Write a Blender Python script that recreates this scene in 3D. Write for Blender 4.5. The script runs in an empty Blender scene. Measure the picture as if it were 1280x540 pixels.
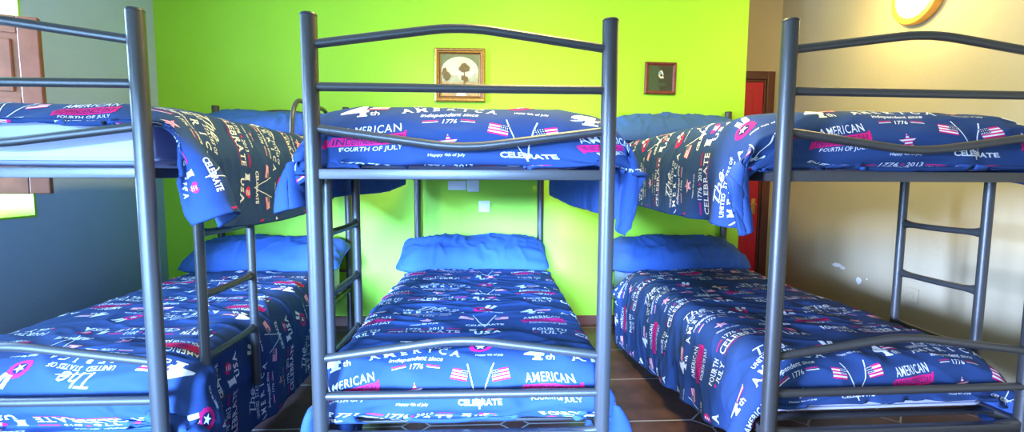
import bpy, bmesh, math, random
import numpy as np
from mathutils import Vector, Matrix

S = bpy.context.scene
COL = S.collection
PI = math.pi

# ------------------------------------------------------------------ materials
def nodes_of(name):
    m = bpy.data.materials.new(name)
    m.use_nodes = True
    nt = m.node_tree
    b = nt.nodes['Principled BSDF']
    return m, nt, b

def mat(name, col, rough=.5, metal=0., var=.0, vscale=8., bump=0., bscale=60., spec=.5, emit=None, estr=0., sheen=0., detail=4.):
    m, nt, b = nodes_of(name)
    b.inputs['Roughness'].default_value = rough
    b.inputs['Metallic'].default_value = metal
    b.inputs['Specular IOR Level'].default_value = spec
    b.inputs['Sheen Weight'].default_value = sheen
    tc = nt.nodes.new('ShaderNodeTexCoord')
    n = nt.nodes.new('ShaderNodeTexNoise'); n.inputs['Scale'].default_value = vscale; n.inputs['Detail'].default_value = detail
    nt.links.new(tc.outputs['Object'], n.inputs['Vector'])
    mx = nt.nodes.new('ShaderNodeMix'); mx.data_type = 'RGBA'
    c = np.array(col)
    mx.inputs[6].default_value = (*np.clip(c * (1 - var), 0, 1), 1)
    mx.inputs[7].default_value = (*np.clip(c * (1 + var), 0, 1), 1)
    nt.links.new(n.outputs['Fac'], mx.inputs[0])
    nt.links.new(mx.outputs[2], b.inputs['Base Color'])
    if bump > 0:
        n2 = nt.nodes.new('ShaderNodeTexNoise'); n2.inputs['Scale'].default_value = bscale; n2.inputs['Detail'].default_value = 3
        nt.links.new(tc.outputs['Object'], n2.inputs['Vector'])
        bp = nt.nodes.new('ShaderNodeBump'); bp.inputs['Strength'].default_value = bump; bp.inputs['Distance'].default_value = .004
        nt.links.new(n2.outputs['Fac'], bp.inputs['Height'])
        nt.links.new(bp.outputs['Normal'], b.inputs['Normal'])
    if emit:
        b.inputs['Emission Color'].default_value = (*emit, 1)
        b.inputs['Emission Strength'].default_value = estr
    return m

M = {}
M['metal'] = mat('graphite_metal', (.080, .075, .073), .36, .5, .12, 300, .12, 500)
M['metal_cap'] = mat('black_plastic_cap', (.03, .03, .035), .45, 0)
M['green_paint'] = mat('lime_paint', (.35, .68, .024), .55, 0, .05, 2.2, .25, 45)
M['grey_paint'] = mat('grey_blue_paint', (.42, .52, .68), .65, 0, .06, 3, .3, 50)
M['cream_paint'] = mat('cream_paint', (.46, .37, .23), .65, 0, .09, 2.5, .35, 35)
M['ceiling'] = mat('white_ceiling', (.75, .74, .68), .8, 0, .03, 3, .2, 40)
M['base'] = mat('baseboard_clay', (.16, .055, .035), .45, 0, .25, 12, .2, 40)
M['duvet'] = mat('navy_cotton', (.024, .056, .165), .8, 0, .06, 40, .12, 900, .2)
M['duvet_back'] = mat('navy_lining', (.036, .08, .25), .8, 0, .05, 40, .1, 900, .2)
M['print_white'] = mat('white_print', (.80, .80, .82), .75, 0, .03, 90, spec=.2)
M['print_red'] = mat('red_print', (.66, .014, .15), .75, 0, .1, 90, spec=.2)
M['print_navy'] = mat('dark_navy_print', (.012, .018, .085), .75, 0, .05, 90, spec=.2)
M['pillow'] = mat('blue_pillowcase', (.042, .11, .36), .75, 0, .06, 30, .12, 900, .2)
M['mattress'] = mat('pale_sheet', (.52, .52, .68), .8, 0, .03, 20, .15, 300, .2)
M['wood_shutter'] = mat('reddish_wood', (.24, .065, .04), .42, 0, .35, 14, .3, 30)
M['wood_dark'] = mat('dark_wood_trim', (.10, .03, .02), .42, 0, .3, 12, .2, 30)
M['red_door'] = mat('red_door_paint', (.55, .012, .03), .4, 0, .15, 5, .15, 30)
M['brass'] = mat('brass', (.75, .45, .12), .3, .9)
M['plate'] = mat('white_plastic', (.78, .78, .80), .35, 0, .02)
M['chip'] = mat('bare_plaster', (.85, .82, .78), .8, 0, .1, 60)
M['gold'] = mat('gilt_frame', (.42, .22, .05), .38, .55, .5, 60, .4, 120)
M['gilt_dark'] = mat('gilt_frame_groove', (.10, .035, .015), .5, .2, .4, 60)
M['redbrown'] = mat('red_brown_frame', (.17, .03, .018), .42, .1, .8, 70, .5, 90)
M['lamp_ring'] = mat('amber_lamp_ring', (.80, .36, .05), .4, 0, .05)
M['glass_glow'] = mat('lit_opal_glass', (.9, .9, .85), .3, 0, emit=(1, .90, .70), estr=3)
M['ortile'] = None

# floor: octagon clay tiles with small diamonds at the corners
def floor_material():
    m, nt, b = nodes_of('clay_floor_tiles')
    N, L = nt.nodes.new, nt.links.new
    tc = N('ShaderNodeTexCoord')
    mp = N('ShaderNodeMapping'); mp.inputs['Rotation'].default_value = (0, 0, math.radians(-1.2))
    mp.inputs['Location'].default_value = (-.0, -.0, 0)
    L(tc.outputs['Object'], mp.inputs['Vector'])
    sp = N('ShaderNodeSeparateXYZ'); L(mp.outputs[0], sp.inputs[0])
    def mth(op, a, bb=None):
        n = N('ShaderNodeMath'); n.operation = op
        for i, v in enumerate((a, bb)):
            if v is None: continue
            if isinstance(v, (int, float)): n.inputs[i].default_value = v
            else: L(v, n.inputs[i])
        return n.outputs[0]
    T = .473
    def dist(o, off):
        q = mth('DIVIDE', mth('SUBTRACT', o, off), T)
        f = mth('FRACT', mth('ADD', q, 100.0))
        return mth('MULTIPLY', mth('MINIMUM', f, mth('SUBTRACT', 1.0, f)), T)   # distance to nearest joint line
    dx = dist(sp.outputs[0], 1.037 + .045); dy = dist(sp.outputs[1], 2.20 - .02)
    edge = mth('MINIMUM', dx, dy)
    dsum = mth('ADD', dx, dy)
    diag = mth('ABSOLUTE', mth('SUBTRACT', dsum, .07))
    inside = mth('GREATER_THAN', dsum, .07)
    line = mth('ADD', mth('MULTIPLY', inside, mth('LESS_THAN', edge, .0045)), mth('LESS_THAN', diag, .006))
    line = mth('MINIMUM', line, 1.0)
    no = N('ShaderNodeTexNoise'); no.inputs['Scale'].default_value = 7; no.inputs['Detail'].default_value = 6; L(mp.outputs[0], no.inputs['Vector'])
    cr = N('ShaderNodeValToRGB'); L(no.outputs['Fac'], cr.inputs[0])
    cr.color_ramp.elements[0].color = (.045, .022, .019, 1); cr.color_ramp.elements[0].position = .3
    cr.color_ramp.elements[1].color = (.125, .055, .042, 1); cr.color_ramp.elements[1].position = .75
    mx = N('ShaderNodeMix'); mx.data_type = 'RGBA'; mx.inputs[7].default_value = (.30, .27, .26, 1)
    L(line, mx.inputs[0]); L(cr.outputs[0], mx.inputs[6]); L(mx.outputs[2], b.inputs['Base Color'])
    b.inputs['Roughness'].default_value = .38
    bp = N('ShaderNodeBump'); bp.inputs['Strength'].default_value = .4; bp.inputs['Distance'].default_value = .004; bp.invert = True
    L(line, bp.inputs['Height']); L(bp.outputs[0], b.inputs['Normal'])
    return m
M['floor'] = floor_material()

# ------------------------------------------------------------------ object helpers
def link(name, me, parent=None, loc=None, rotz=None):
    o = bpy.data.objects.new(name, me); COL.objects.link(o)
    if loc is not None: o.location = loc
    if rotz is not None: o.rotation_euler = (0, 0, rotz)
    if parent: o.parent = parent
    return o

def mesh_from_bm(bm, name, mats, smooth=True):
    me = bpy.data.meshes.new(name)
    bmesh.ops.recalc_face_normals(bm, faces=bm.faces[:])
    bm.to_mesh(me); bm.free()
    for m in (mats if isinstance(mats, (list, tuple)) else [mats]): me.materials.append(m)
    if smooth:
        me.polygons.foreach_set('use_smooth', [True] * len(me.polygons))
        try: me.set_sharp_from_angle(angle=math.radians(40))
        except Exception: pass
    return me

def tag(o, label, cat=None, group=None, kind=None):
    if label: o['label'] = label
    if cat: o['category'] = cat
    if group: o['group'] = group
    if kind: o['kind'] = kind
    return o

def empty(name, loc=(0, 0, 0), rotz=0):
    o = bpy.data.objects.new(name, None); COL.objects.link(o)
    o.location = loc; o.rotation_euler = (0, 0, rotz); o.empty_display_size = .1
    return o

def box(bm, lo, hi, bevel=0, seg=2, mi=0):
    r = bmesh.ops.create_cube(bm, size=1)
    vs = r['verts']
    for v in vs:
        for i in range(3): v.co[i] = (lo[i] + hi[i]) / 2 + v.co[i] * (hi[i] - lo[i])
    fs = set(f for v in vs for f in v.link_faces)
    for f in fs: f.material_index = mi
    if bevel > 0:
        es = list(set(e for v in vs for e in v.link_edges))
        r2 = bmesh.ops.bevel(bm, geom=es, offset=bevel, segments=seg, affect='EDGES', profile=.5)
        for f in r2['faces']: f.material_index = mi
    return vs

def tube(bm, pts, r, n=14, caps=True, rs=None):
    pts = [Vector(p) for p in pts]
    rings = []
    up = Vector((0, 0, 1))
    T0 = (pts[1] - pts[0]).normalized()
    if abs(T0.dot(up)) > .9: up = Vector((0, 1, 0))
    A = T0.cross(up).normalized()
    for i, p in enumerate(pts):
        if i == 0: T = pts[1] - pts[0]
        elif i == len(pts) - 1: T = pts[-1] - pts[-2]
        else: T = (pts[i + 1] - pts[i]).normalized() + (pts[i] - pts[i - 1]).normalized()
        T.normalize()
        A = (A - T * A.dot(T)).normalized(); B = T.cross(A)
        rr = rs[i] if rs else r
        ra, rb = rr if isinstance(rr, tuple) else (rr, rr)
        rings.append([bm.verts.new(p + A * math.cos(2 * PI * k / n) * ra + B * math.sin(2 * PI * k / n) * rb) for k in range(n)])
    for a, b in zip(rings, rings[1:]):
        for k in range(n): bm.faces.new((a[k], a[(k + 1) % n], b[(k + 1) % n], b[k]))
    if caps:
        bm.faces.new(rings[0][::-1]); bm.faces.new(rings[-1])

def lathe(bm, prof, n=40, axis=Vector((0, 0, 1)), org=Vector((0, 0, 0)), mi=None):
    # prof: (radius, height) along axis
    q = Vector((0, 0, 1)).rotation_difference(axis)
    rings = []
    for r, h in prof:
        rings.append([bm.verts.new(org + q @ Vector((r * math.cos(2 * PI * k / n), r * math.sin(2 * PI * k / n), h))) for k in range(n)])
    for i, (a, b) in enumerate(zip(rings, rings[1:])):
        for k in range(n):
            f = bm.faces.new((a[k], a[(k + 1) % n], b[(k + 1) % n], b[k]))
            if mi: f.material_index = mi[i]
    bm.faces.new(rings[0][::-1]); bm.faces.new(rings[-1])

# ------------------------------------------------------------------ the room
XL, XR, YG, YA, YB, ZC = -2.55, 2.50, 3.70, 4.18, -1.30, 3.00
XG = 1.945          # free end of the green wall
def struct(name, boxes, m, bevel=0):
    bm = bmesh.new()
    for lo, hi in boxes: box(bm, lo, hi, bevel)
    o = link(name, mesh_from_bm(bm, name, m, smooth=False)); o['kind'] = 'structure'
    return o
TH = .12
struct('floor', [((XL - .6, YB - .2, -.1), (XR + .2, YA + .2, 0))], M['floor'])
struct('ceiling', [((XL - .6, YB - .2, ZC), (XR + .2, YA + .2, ZC + .1))], M['ceiling'])
# left wall, thick, with a deep window recess
WY0, WY1, WZ0, WZ1 = 1.45, 2.69, .955, 2.35
LW = .42
VY0, VY1, VZ0, VZ1 = -1.05, .45, .12, 1.75
struct('wall_left', [((XL - LW, YB, 0), (XL, VY0, ZC)), ((XL - LW, VY1, 0), (XL, WY0, ZC)), ((XL - LW, VY0, 0), (XL, VY1, VZ0)), ((XL - LW, VY0, VZ1), (XL, VY1, ZC)), ((XL - LW, WY1, 0), (XL, YA, ZC)),
                     ((XL - LW, WY0, 0), (XL, WY1, WZ0)), ((XL - LW, WY0, WZ1), (XL, WY1, ZC))], M['grey_paint'])
# lime painted reveal lining
e = .012
struct('trim_1', [((XL - LW, WY0 - 0, WZ0 - .0), (XL + .002, WY1, WZ0 + e)), ((XL - LW, WY1 - e, WZ0 + e), (XL + .002, WY1, WZ1 - e)),
                  ((XL - LW, WY0, WZ0 + e), (XL + .002, WY0 + e, WZ1 - e)), ((XL - LW, WY0, WZ1 - e), (XL + .002, WY1, WZ1))], M['green_paint'])
struct('wall_back', [((XL, YG, 0), (XG, YG + TH, ZC))], M['green_paint'])
struct('wall_alcove', [((XL, YA, 0), (XR + TH, YA + TH, ZC))], M['cream_paint'])
struct('wall_right', [((XR, YB, 0), (XR + TH, YA, ZC))], M['cream_paint'])
struct('baseboard_back', [((XL, YG - .014, 0), (XG + .0, YG, .075))], M['base'], .003)
struct('baseboard_right', [((XR - .014, YB, 0), (XR, YA, .075))], M['base'], .003)
BX0, BX1, BZ0, BZ1 = -2.30, .15, .40, 1.72  # unseen opening, its bounds set so the added sun misses the upper bunks
struct('wall_front', [((XL - LW, YB - TH, 0), (BX0, YB, ZC)), ((BX1, YB - TH, 0), (XR + TH, YB, ZC)),
                      ((BX0, YB - TH, 0), (BX1, YB, BZ0)), ((BX0, YB - TH, BZ1), (BX1, YB, ZC))], M['cream_paint'])
def window_frame(name, org, ex, w, h, d, m):
    # frame in plane spanned by ex (unit) and z
    bm = bmesh.new()
    def bar(a0, a1, z0, z1):
        vs = box(bm, (a0, -d / 2, z0), (a1, d / 2, z1), .004)
    t = .05
    bar(0, w, 0, t); bar(0, w, h - t, h); bar(0, t, t, h - t); bar(w - t, w, t, h - t); bar(w / 2 - .025, w / 2 + .025, t, h - t)
    o = link(name, mesh_from_bm(bm, name, m, smooth=False), None, org, math.atan2(ex[1], ex[0])); o['kind'] = 'structure'
    return o
window_frame('window_1', (XL - LW + .05, WY0 + e, WZ0 + e), (0, 1), WY1 - WY0 - 2 * e, WZ1 - WZ0 - 2 * e, .05, M['wood_shutter'])
window_frame('window_2', (XL - LW + .05, VY0, VZ0), (0, 1), VY1 - VY0, VZ1 - VZ0, .05, M['wood_shutter'])

window_frame('window_3', (BX0, YB - .06, BZ0), (1, 0), BX1 - BX0, BZ1 - BZ0, .05, M['wood_shutter'])
# door in the alcove: dark frame, red leaf
DX0, DX1, DZ = 1.62, 2.44, 2.115
bm = bmesh.new()
fr = .07
for lo, hi in [((DX0, YA - .045, 0), (DX0 + fr, YA, DZ)), ((DX1 - fr, YA - .045, 0), (DX1, YA, DZ)), ((DX0 + fr, YA - .045, DZ - fr), (DX1 - fr, YA, DZ))]:
    box(bm, lo, hi, .006)
# inner stop
for lo, hi in [((DX1 - fr - .018, YA - .03, 0), (DX1 - fr, YA, DZ - fr)), ((DX0 + fr, YA - .03, DZ - fr - .018), (DX1 - fr - .018, YA, DZ - fr))]:
    box(bm, lo, hi, .003)
door = link('door_1', mesh_from_bm(bm, 'door_frame', M['wood_dark'], smooth=False)); door['kind'] = 'structure'
bm = bmesh.new()
lx0, lx1 = DX0 + fr + .002, DX1 - fr - .02
box(bm, (lx0, YA - .022, .01), (lx1, YA - .004, DZ - fr - .02), .002)
for z0, z1 in ((1.12, 1.95), (.15, .95)):
    for x0, x1 in ((lx0 + .09, (lx0 + lx1) / 2 - .04), ((lx0 + lx1) / 2 + .04, lx1 - .09)):
        box(bm, (x0, YA - .030, z0), (x1, YA - .020, z1), .006)
link('door_leaf', mesh_from_bm(bm, 'door_leaf', M['red_door'], smooth=False), door)
bm = bmesh.new()
box(bm, (lx1 - .06, YA - .028, .86), (lx1 - .025, YA - .02, 1.0), .002)
tube(bm, [(lx1 - .042, YA - .022, .95), (lx1 - .042, YA - .065, .95), (lx1 - .055, YA - .072, .95), (lx1 - .15, YA - .072, .948)], .008, 10)
link('door_handle', mesh_from_bm(bm, 'door_handle', M['brass']), door)

# wooden shutter leaf standing open in the window recess
def shutter():
    hx, hy = -2.345, 2.58
    ang = math.radians(180 + 20)
    w, z0, z1 = .62, 1.09, 1.985
    root = empty('window_shutter', (hx, hy, z0), ang)
    tag(root, 'reddish brown wooden window shutter standing open at the left wall', 'shutter')
    h = z1 - z0
    bm = bmesh.new(); st = .085; d = .035
    for a, b_, c, d_ in ((0, st, 0, h), (w - st, w, 0, h), (st, w - st, 0, st), (st, w - st, h - st, h), (st, w - st, h / 2 - .04, h / 2 + .04)):
        box(bm, (a, 0, c), (b_, d, d_), .005)
    link('shutter_frame', mesh_from_bm(bm, 'shutter_frame', M['wood_shutter'], smooth=False), root)
    for c, d_ in ((st, h / 2 - .04), (h / 2 + .04, h - st)):
        bm = bmesh.new()
        box(bm, (st - .002, .010, c - .002), (w - st + .002, .025, d_ + .002), .002)
        # raised and fielded centre, with a moulding step
        box(bm, (st + .025, .002, c + .03), (w - st - .025, .033, d_ - .03), .008)
        link('shutter_panel', mesh_from_bm(bm, 'shutter_panel', M['wood_shutter'], smooth=False), root)
    bm = bmesh.new()
    box(bm, (w - st - .07, -.012, h * .60), (w - st - .045, .0, h * .74), .004)
    tube(bm, [(w - st - .057, -.012, h * .62), (w - st - .057, -.028, h * .66), (w - st - .057, -.028, h * .72)], .006, 8)
    link('shutter_latch', mesh_from_bm(bm, 'shutter_latch', M['metal_cap']), root)
shutter()

# ------------------------------------------------------------------ bunk beds
W, L = .95, 2.107
HT = 1.696
PLU, PLL = 1.201, .315
R_POST, R_RAIL, R_LAD = .0255, .0142, .0175
BUNKS = {'L': (-2.05, 1.5045, .0144), 'M': (-.5861, 1.5345, .0104), 'R': (.9349, 1.5189, .0395)}
_cache = {}
def cached(key, fn, m):
    if key not in _cache:
        bm = bmesh.new(); fn(bm); _cache[key] = mesh_from_bm(bm, key, m)
    return _cache[key]

def arch_pts(z0, z1, v):
    # straight rising arms and a rounded middle, as bent tube
    pts = []
    n = 28
    for i in range(n + 1):
        t = i / n
        a = abs(t - .5) * 2
        k = .22
        if a > k: y = 1 - (a - k * .5) / (1 - k * .5)
        else: y = 1 - (a * a) / (2 * k) / (1 - k * .5)
        pts.append((.0 + W * t, v, z0 + (z1 - z0) * y))
    return pts

def bunk(key, label, ladder_side, guard):
    x, y, r = BUNKS[key]
    root = empty('bunk_bed', (x, y, 0), r)
    tag(root, label, 'bunk bed', 'graphite tubular bunk beds')
    def post(bm):
        tube(bm, [(0, 0, .004), (0, 0, .5), (0, 0, 1.0), (0, 0, HT - .006)], R_POST, 28)
    def cap(bm):
        lathe(bm, [(R_POST * .98, 0), (R_POST * 1.02, .001), (R_POST * 1.02, .004), (R_POST * .9, .0085), (.006, .0095)], 28)
    def foot(bm):
        lathe(bm, [(R_POST * 1.03, 0), (R_POST * 1.06, .004), (R_POST * 1.06, .03), (R_POST * 1.0, .033)], 24)
    for u in (0, W):
        for v in (0, L):
            p = link('post', cached('post', post, M['metal']), root, (u, v, 0))
            link('post_cap', cached('post_cap', cap, M['metal_cap']), p, (0, 0, HT - .006))
            link('post_foot', cached('post_foot', foot, M['metal_cap']), p, (0, 0, 0))
    def rail_fn(z0, z1):
        def f(bm):
            pts = arch_pts(z0, z1, 0) if z0 != z1 else [(W * i / 6, 0, z0) for i in range(7)]
            tube(bm, pts, R_RAIL, 16)
        return f
    def straight(bm): tube(bm, [(W * i / 6, 0, 0) for i in range(7)], R_RAIL, 16)
    def arch(bm): tube(bm, arch_pts(0, .057, 0), R_RAIL, 16)
    def sag(bm): tube(bm, arch_pts(0, -.055, 0), R_RAIL, 16)
    for v in (0, L):
        for z, fn, nm in ((1.6044, arch, 'arched_rail'), (1.4753, straight, 'straight_rail'), (1.346, sag, 'curved_rail'),
                          (.5895, arch, 'arched_rail'), (.4614, straight, 'straight_rail'), (.333, sag, 'curved_rail')):
            link(nm, cached(nm, fn, M['metal']), root, (0, v, z))
    def endbar(bm): box(bm, (R_POST * .8, -.012, -.0165), (W - R_POST * .8, .018, .0165), .003)
    def siderail(bm): box(bm, (-.012, R_POST * .8, -.0165), (.012, L - R_POST * .8, .0165), .003)
    def slats(bm):
        for i in range(15):
            v = .10 + i * (L - .2) / 14
            box(bm, (.012, v - .02, -.006), (W - .012, v + .02, .004), .001)
    for z in (PLU, PLL):
        for v in (0, L): link('end_bar', cached('end_bar', endbar, M['metal']), root, (0, v - .003, z))
        for u in (0, W): link('side_rail', cached('side_rail', siderail, M['metal']), root, (u, 0, z))
        link('mattress_base', cached('mattress_base', slats, M['metal']), root, (0, 0, z + .010))
    # ladder on one long side
    s = -1 if ladder_side == 'left' else 1
    lu = (-.030 if s < 0 else W + .030)
    lad = empty('ladder', (lu, 0, 0)); lad.parent = root
    def leg(bm):
        tube(bm, [(0, 0, .256), (0, 0, .7), (0, 0, 1.21)], R_LAD, 18)
    def rung(bm):
        n = 12; pts = []; rs = []
        for i in range(n + 1):
            t = i / n; a = abs(t - .5) * 2
            f = max(0, (a - .72) / .28) ** 1.5
            pts.append((0, .215 + .345 * t, -.004 * (1 - a * a)))
            rs.append((R_RAIL * (1 - .25 * f), R_RAIL * (.92 + .7 * f)))
        tube(bm, pts, R_RAIL, 14, rs=rs)
    for v in (.205, .57):
        lg = link('ladder_leg', cached('ladder_leg', leg, M['metal']), lad, (0, v, 0))
    for z in (.985, .755, .519): link('rung', cached('rung', rung, M['metal']), lad, (0, 0, z))
    if guard:
        gu = W + .0 if s > 0 else 0
        def g(bm):
            pts = []
            for i in range(9):
                a = PI / 2 * i / 8
                pts.append((0, 1.30 - .12 * math.sin(a) + .0, 1.455 + .16 - .16 + .0) if False else (0, 1.12 + .13 * (1 - math.cos(a)), 1.44 + .175 * math.sin(a)))
            lo = [(0, 1.06, PLU), (0, 1.085, 1.33)]
            hi = [(0, 1.5, 1.617), (0, 1.62, 1.617)]
            en = [(0, 1.70 - .10 * math.cos(PI / 2 * i / 6) + .02, 1.617 - .10 + .10 * math.cos(PI / 2 * i / 6)) for i in range(1, 7)]
            tube(bm, lo + pts + hi + [(0, 1.62 + .1 * math.sin(PI / 2 * i / 6), 1.517 + .1 * math.cos(PI / 2 * i / 6)) for i in range(1, 7)] + [(0, 1.72, PLU)], .0125, 14)
        bmg = bmesh.new(); g(bmg)
        link('guard_rail', mesh_from_bm(bmg, 'guard_rail', M['metal']), root, (gu, 0, 0))
    return root
bunk('L', 'graphite metal bunk bed nearest the left wall with the window shutter', 'right', True)
bunk('M', 'middle graphite metal bunk bed, under the gilt framed landscape', 'left', False)
bunk('R', 'graphite metal bunk bed nearest the cream wall with the lamp', 'right', False)

# ------------------------------------------------------------------ cloth print: flat artwork in metres, then laid on the cloth
def text_mesh(s, size, sx=1., bold=0., shear=0., spacing=1., font_lines=None):
    cu = bpy.data.curves.new('t', 'FONT'); cu.body = s; cu.size = 1; cu.resolution_u = 2
    cu.fill_mode = 'BOTH'; cu.offset = bold; cu.shear = shear; cu.space_character = spacing
    cu.align_x = 'CENTER'; cu.align_y = 'CENTER'
    o = bpy.data.objects.new('t', cu); COL.objects.link(o)
    dg = bpy.context.evaluated_depsgraph_get()
    me = bpy.data.meshes.new_from_object(o.evaluated_get(dg))
    me.calc_loop_triangles()
    v = np.zeros(len(me.vertices) * 3); me.vertices.foreach_get('co', v); v = v.reshape(-1, 3)[:, :2]
    t = np.zeros(len(me.loop_triangles) * 3, int); me.loop_triangles.foreach_get('vertices', t); t = t.reshape(-1, 3)
    bpy.data.objects.remove(o); bpy.data.curves.remove(cu); bpy.data.meshes.remove(me)
    if len(v): v = v - (v.min(0) + v.max(0)) / 2
    h = np.ptp(v[:, 1]); v = v / h * size
    v[:, 0] *= sx
    a = v[t]; ar = (a[:, 1, 0] - a[:, 0, 0]) * (a[:, 2, 1] - a[:, 0, 1]) - (a[:, 1, 1] - a[:, 0, 1]) * (a[:, 2, 0] - a[:, 0, 0])
    t[ar < 0] = t[ar < 0][:, ::-1]
    return v, t[np.abs(ar) > 1e-10]

ART = []   # (tri coords (n,3,2), material index, layer)
def put(tris, mi, layer=0, at=(0, 0), rot=0.):
    tris = np.asarray(tris, float)
    c, s = math.cos(rot), math.sin(rot)
    t = np.stack([tris[..., 0] * c - tris[..., 1] * s + at[0], tris[..., 0] * s + tris[..., 1] * c + at[1]], -1)
    ART.append((t, mi, layer))
def poly(pts):
    c = np.mean(pts, 0); n = len(pts)
    return [(c, pts[i], pts[(i + 1) % n]) for i in range(n)]
def rect(x0, y0, x1, y1): return [((x0, y0), (x1, y0), (x1, y1)), ((x0, y0), (x1, y1), (x0, y1))]
def word(s, size, at, sx=1., bold=0., shear=0., spacing=1., rot=0., mi=1, layer=0, width=None):
    v, t = text_mesh(s, size, sx, bold, shear, spacing)
    if width: v[:, 0] *= width / np.ptp(v[:, 0])
    put(v[t], mi, layer, at, rot)
SERIF = {'C': [(.86, 1)], 'E': [(.1, 0), (.1, 1)], 'L': [(.1, 0), (.1, 1)], 'B': [(.1, 0), (.1, 1)], 'R': [(.1, 0), (.1, 1), (.9, 0)], 'A': [(.06, 0), (.94, 0)],
         'T': [(.5, 0)], 'U': [(.1, 1), (.9, 1)], 'N': [(.1, 0), (.1, 1), (.9, 1)], 'I': [(.5, 0), (.5, 1)], 'D': [(.1, 0), (.1, 1)], 'F': [(.1, 0), (.1, 1)],
         'H': [(.1, 0), (.1, 1), (.9, 0), (.9, 1)], 'J': [(.8, 1)], 'Y': [(.06, 1), (.94, 1), (.5, 0)], 'M': [(.06, 0), (.1, 1), (.94, 0), (.9, 1)], 'S': [(.88, 1), (.12, 0)], 'O': [], '4': [(.72, 0)]}
def slab(s, size, at, width=None, bold=.012, rot=0., mi=1, layer=0):
    x = 0.; parts = []
    for ch in s:
        if ch == ' ': x += size * .42; continue
        v, tr = text_mesh(ch, size, 1., bold)
        w_ = np.ptp(v[:, 0]); x0 = x + size * .10
        parts.append((v + np.array([x0 + w_ / 2, 0]))[tr])
        for fx, top_ in SERIF.get(ch, []):
            cx_ = x0 + w_ * fx; y = size / 2 - size * .045 if top_ else -size / 2 + size * .045
            parts.append(np.array(rect(cx_ - size * .17, y - size * .045, cx_ + size * .17, y + size * .045)))
        x = x0 + w_ + size * .10
    P = np.concatenate(parts); P[..., 0] -= x / 2
    if width: P[..., 0] *= width / x
    put(P, mi, layer, at, rot)
def star_pts(r, rot=PI / 2, k=.42):
    return np.array([(math.cos(rot + i * PI / 5) * (r if i % 2 == 0 else r * k), math.sin(rot + i * PI / 5) * (r if i % 2 == 0 else r * k)) for i in range(10)])
def clip_y(pts, y0, y1):
    def cl(p, y, keep_above):
        out = []
        for i in range(len(p)):
            a, b = p[i], p[(i + 1) % len(p)]
            ia = (a[1] >= y) == keep_above; ib = (b[1] >= y) == keep_above
            if ia: out.append(a)
            if ia != ib and abs(b[1] - a[1]) > 1e-12:
                t = (y - a[1]) / (b[1] - a[1]); out.append(a + (b - a) * t)
        return out
    p = cl([np.array(q) for q in pts], y0, True)
    return cl(p, y1, False) if len(p) > 2 else []
def striped_star(r, at, rot=0.):
    P = star_pts(r)
    put(poly(P), 1, 0, at, rot)
    for k in range(5):        # red stripes over the white star, triangle by triangle
        y0 = -r + 2 * r * (k * 2 + 1) / 11; y1 = y0 + 2 * r / 11
        out = []
        for tri in poly(P):
            q = clip_y(tri, y0, y1)
            out += [(q[0], q[i], q[i + 1]) for i in range(1, len(q) - 1)]
        if out: put(out, 2, 1, at, rot)
def flag(w, h, at, rot=0., wave=.0, mirror=False):
    sgn = -1 if mirror else 1
    n = 7
    for k in range(n):
        y0 = -h / 2 + h * k / n; y1 = y0 + h / n
        put(rect(-w / 2, y0, w / 2, y1), 2 if k % 2 == 0 else 1, 0, at, rot)
    x0, x1 = (-w / 2, -w * .06) if not mirror else (w * .06, w / 2)
    put(rect(x0, -h * .04, x1, h / 2), 3, 1, at, rot)
    for i in range(4):
        for j in range(3):
            cx = x0 + (x1 - x0) * (i + .6) / 4.3; cy = -h * .04 + h * .54 * (j + .55) / 3.1
            d = h * .035
            put(rect(cx - d, cy - d, cx + d, cy + d), 1, 2, at, rot)
def american(at, rot=math.radians(7)):
    a = np.array(at); R = lambda x, y: a + np.array((x * math.cos(rot) - y * math.sin(rot), x * math.sin(rot) + y * math.cos(rot)))
    word('AMERICAN', .033, R(0, .042), bold=.004, rot=rot, width=.132, spacing=1.1)
    put([((-.077, -.019), (.073, -.018), (.077, .019)), ((-.077, -.019), (.077, .019), (-.073, .018))], 2, 0, a, rot)
    put(rect(-.081, -.026, -.076, .012) + rect(.074, -.012, .080, .026), 2, 0, a, rot)
    word('INDEPENDENCE DAY', .025, R(0, 0), rot=rot, width=.142, mi=3, layer=1)
    word('FOURTH OF JULY', .024, R(.003, -.036), rot=rot, width=.13, bold=.004)
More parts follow.
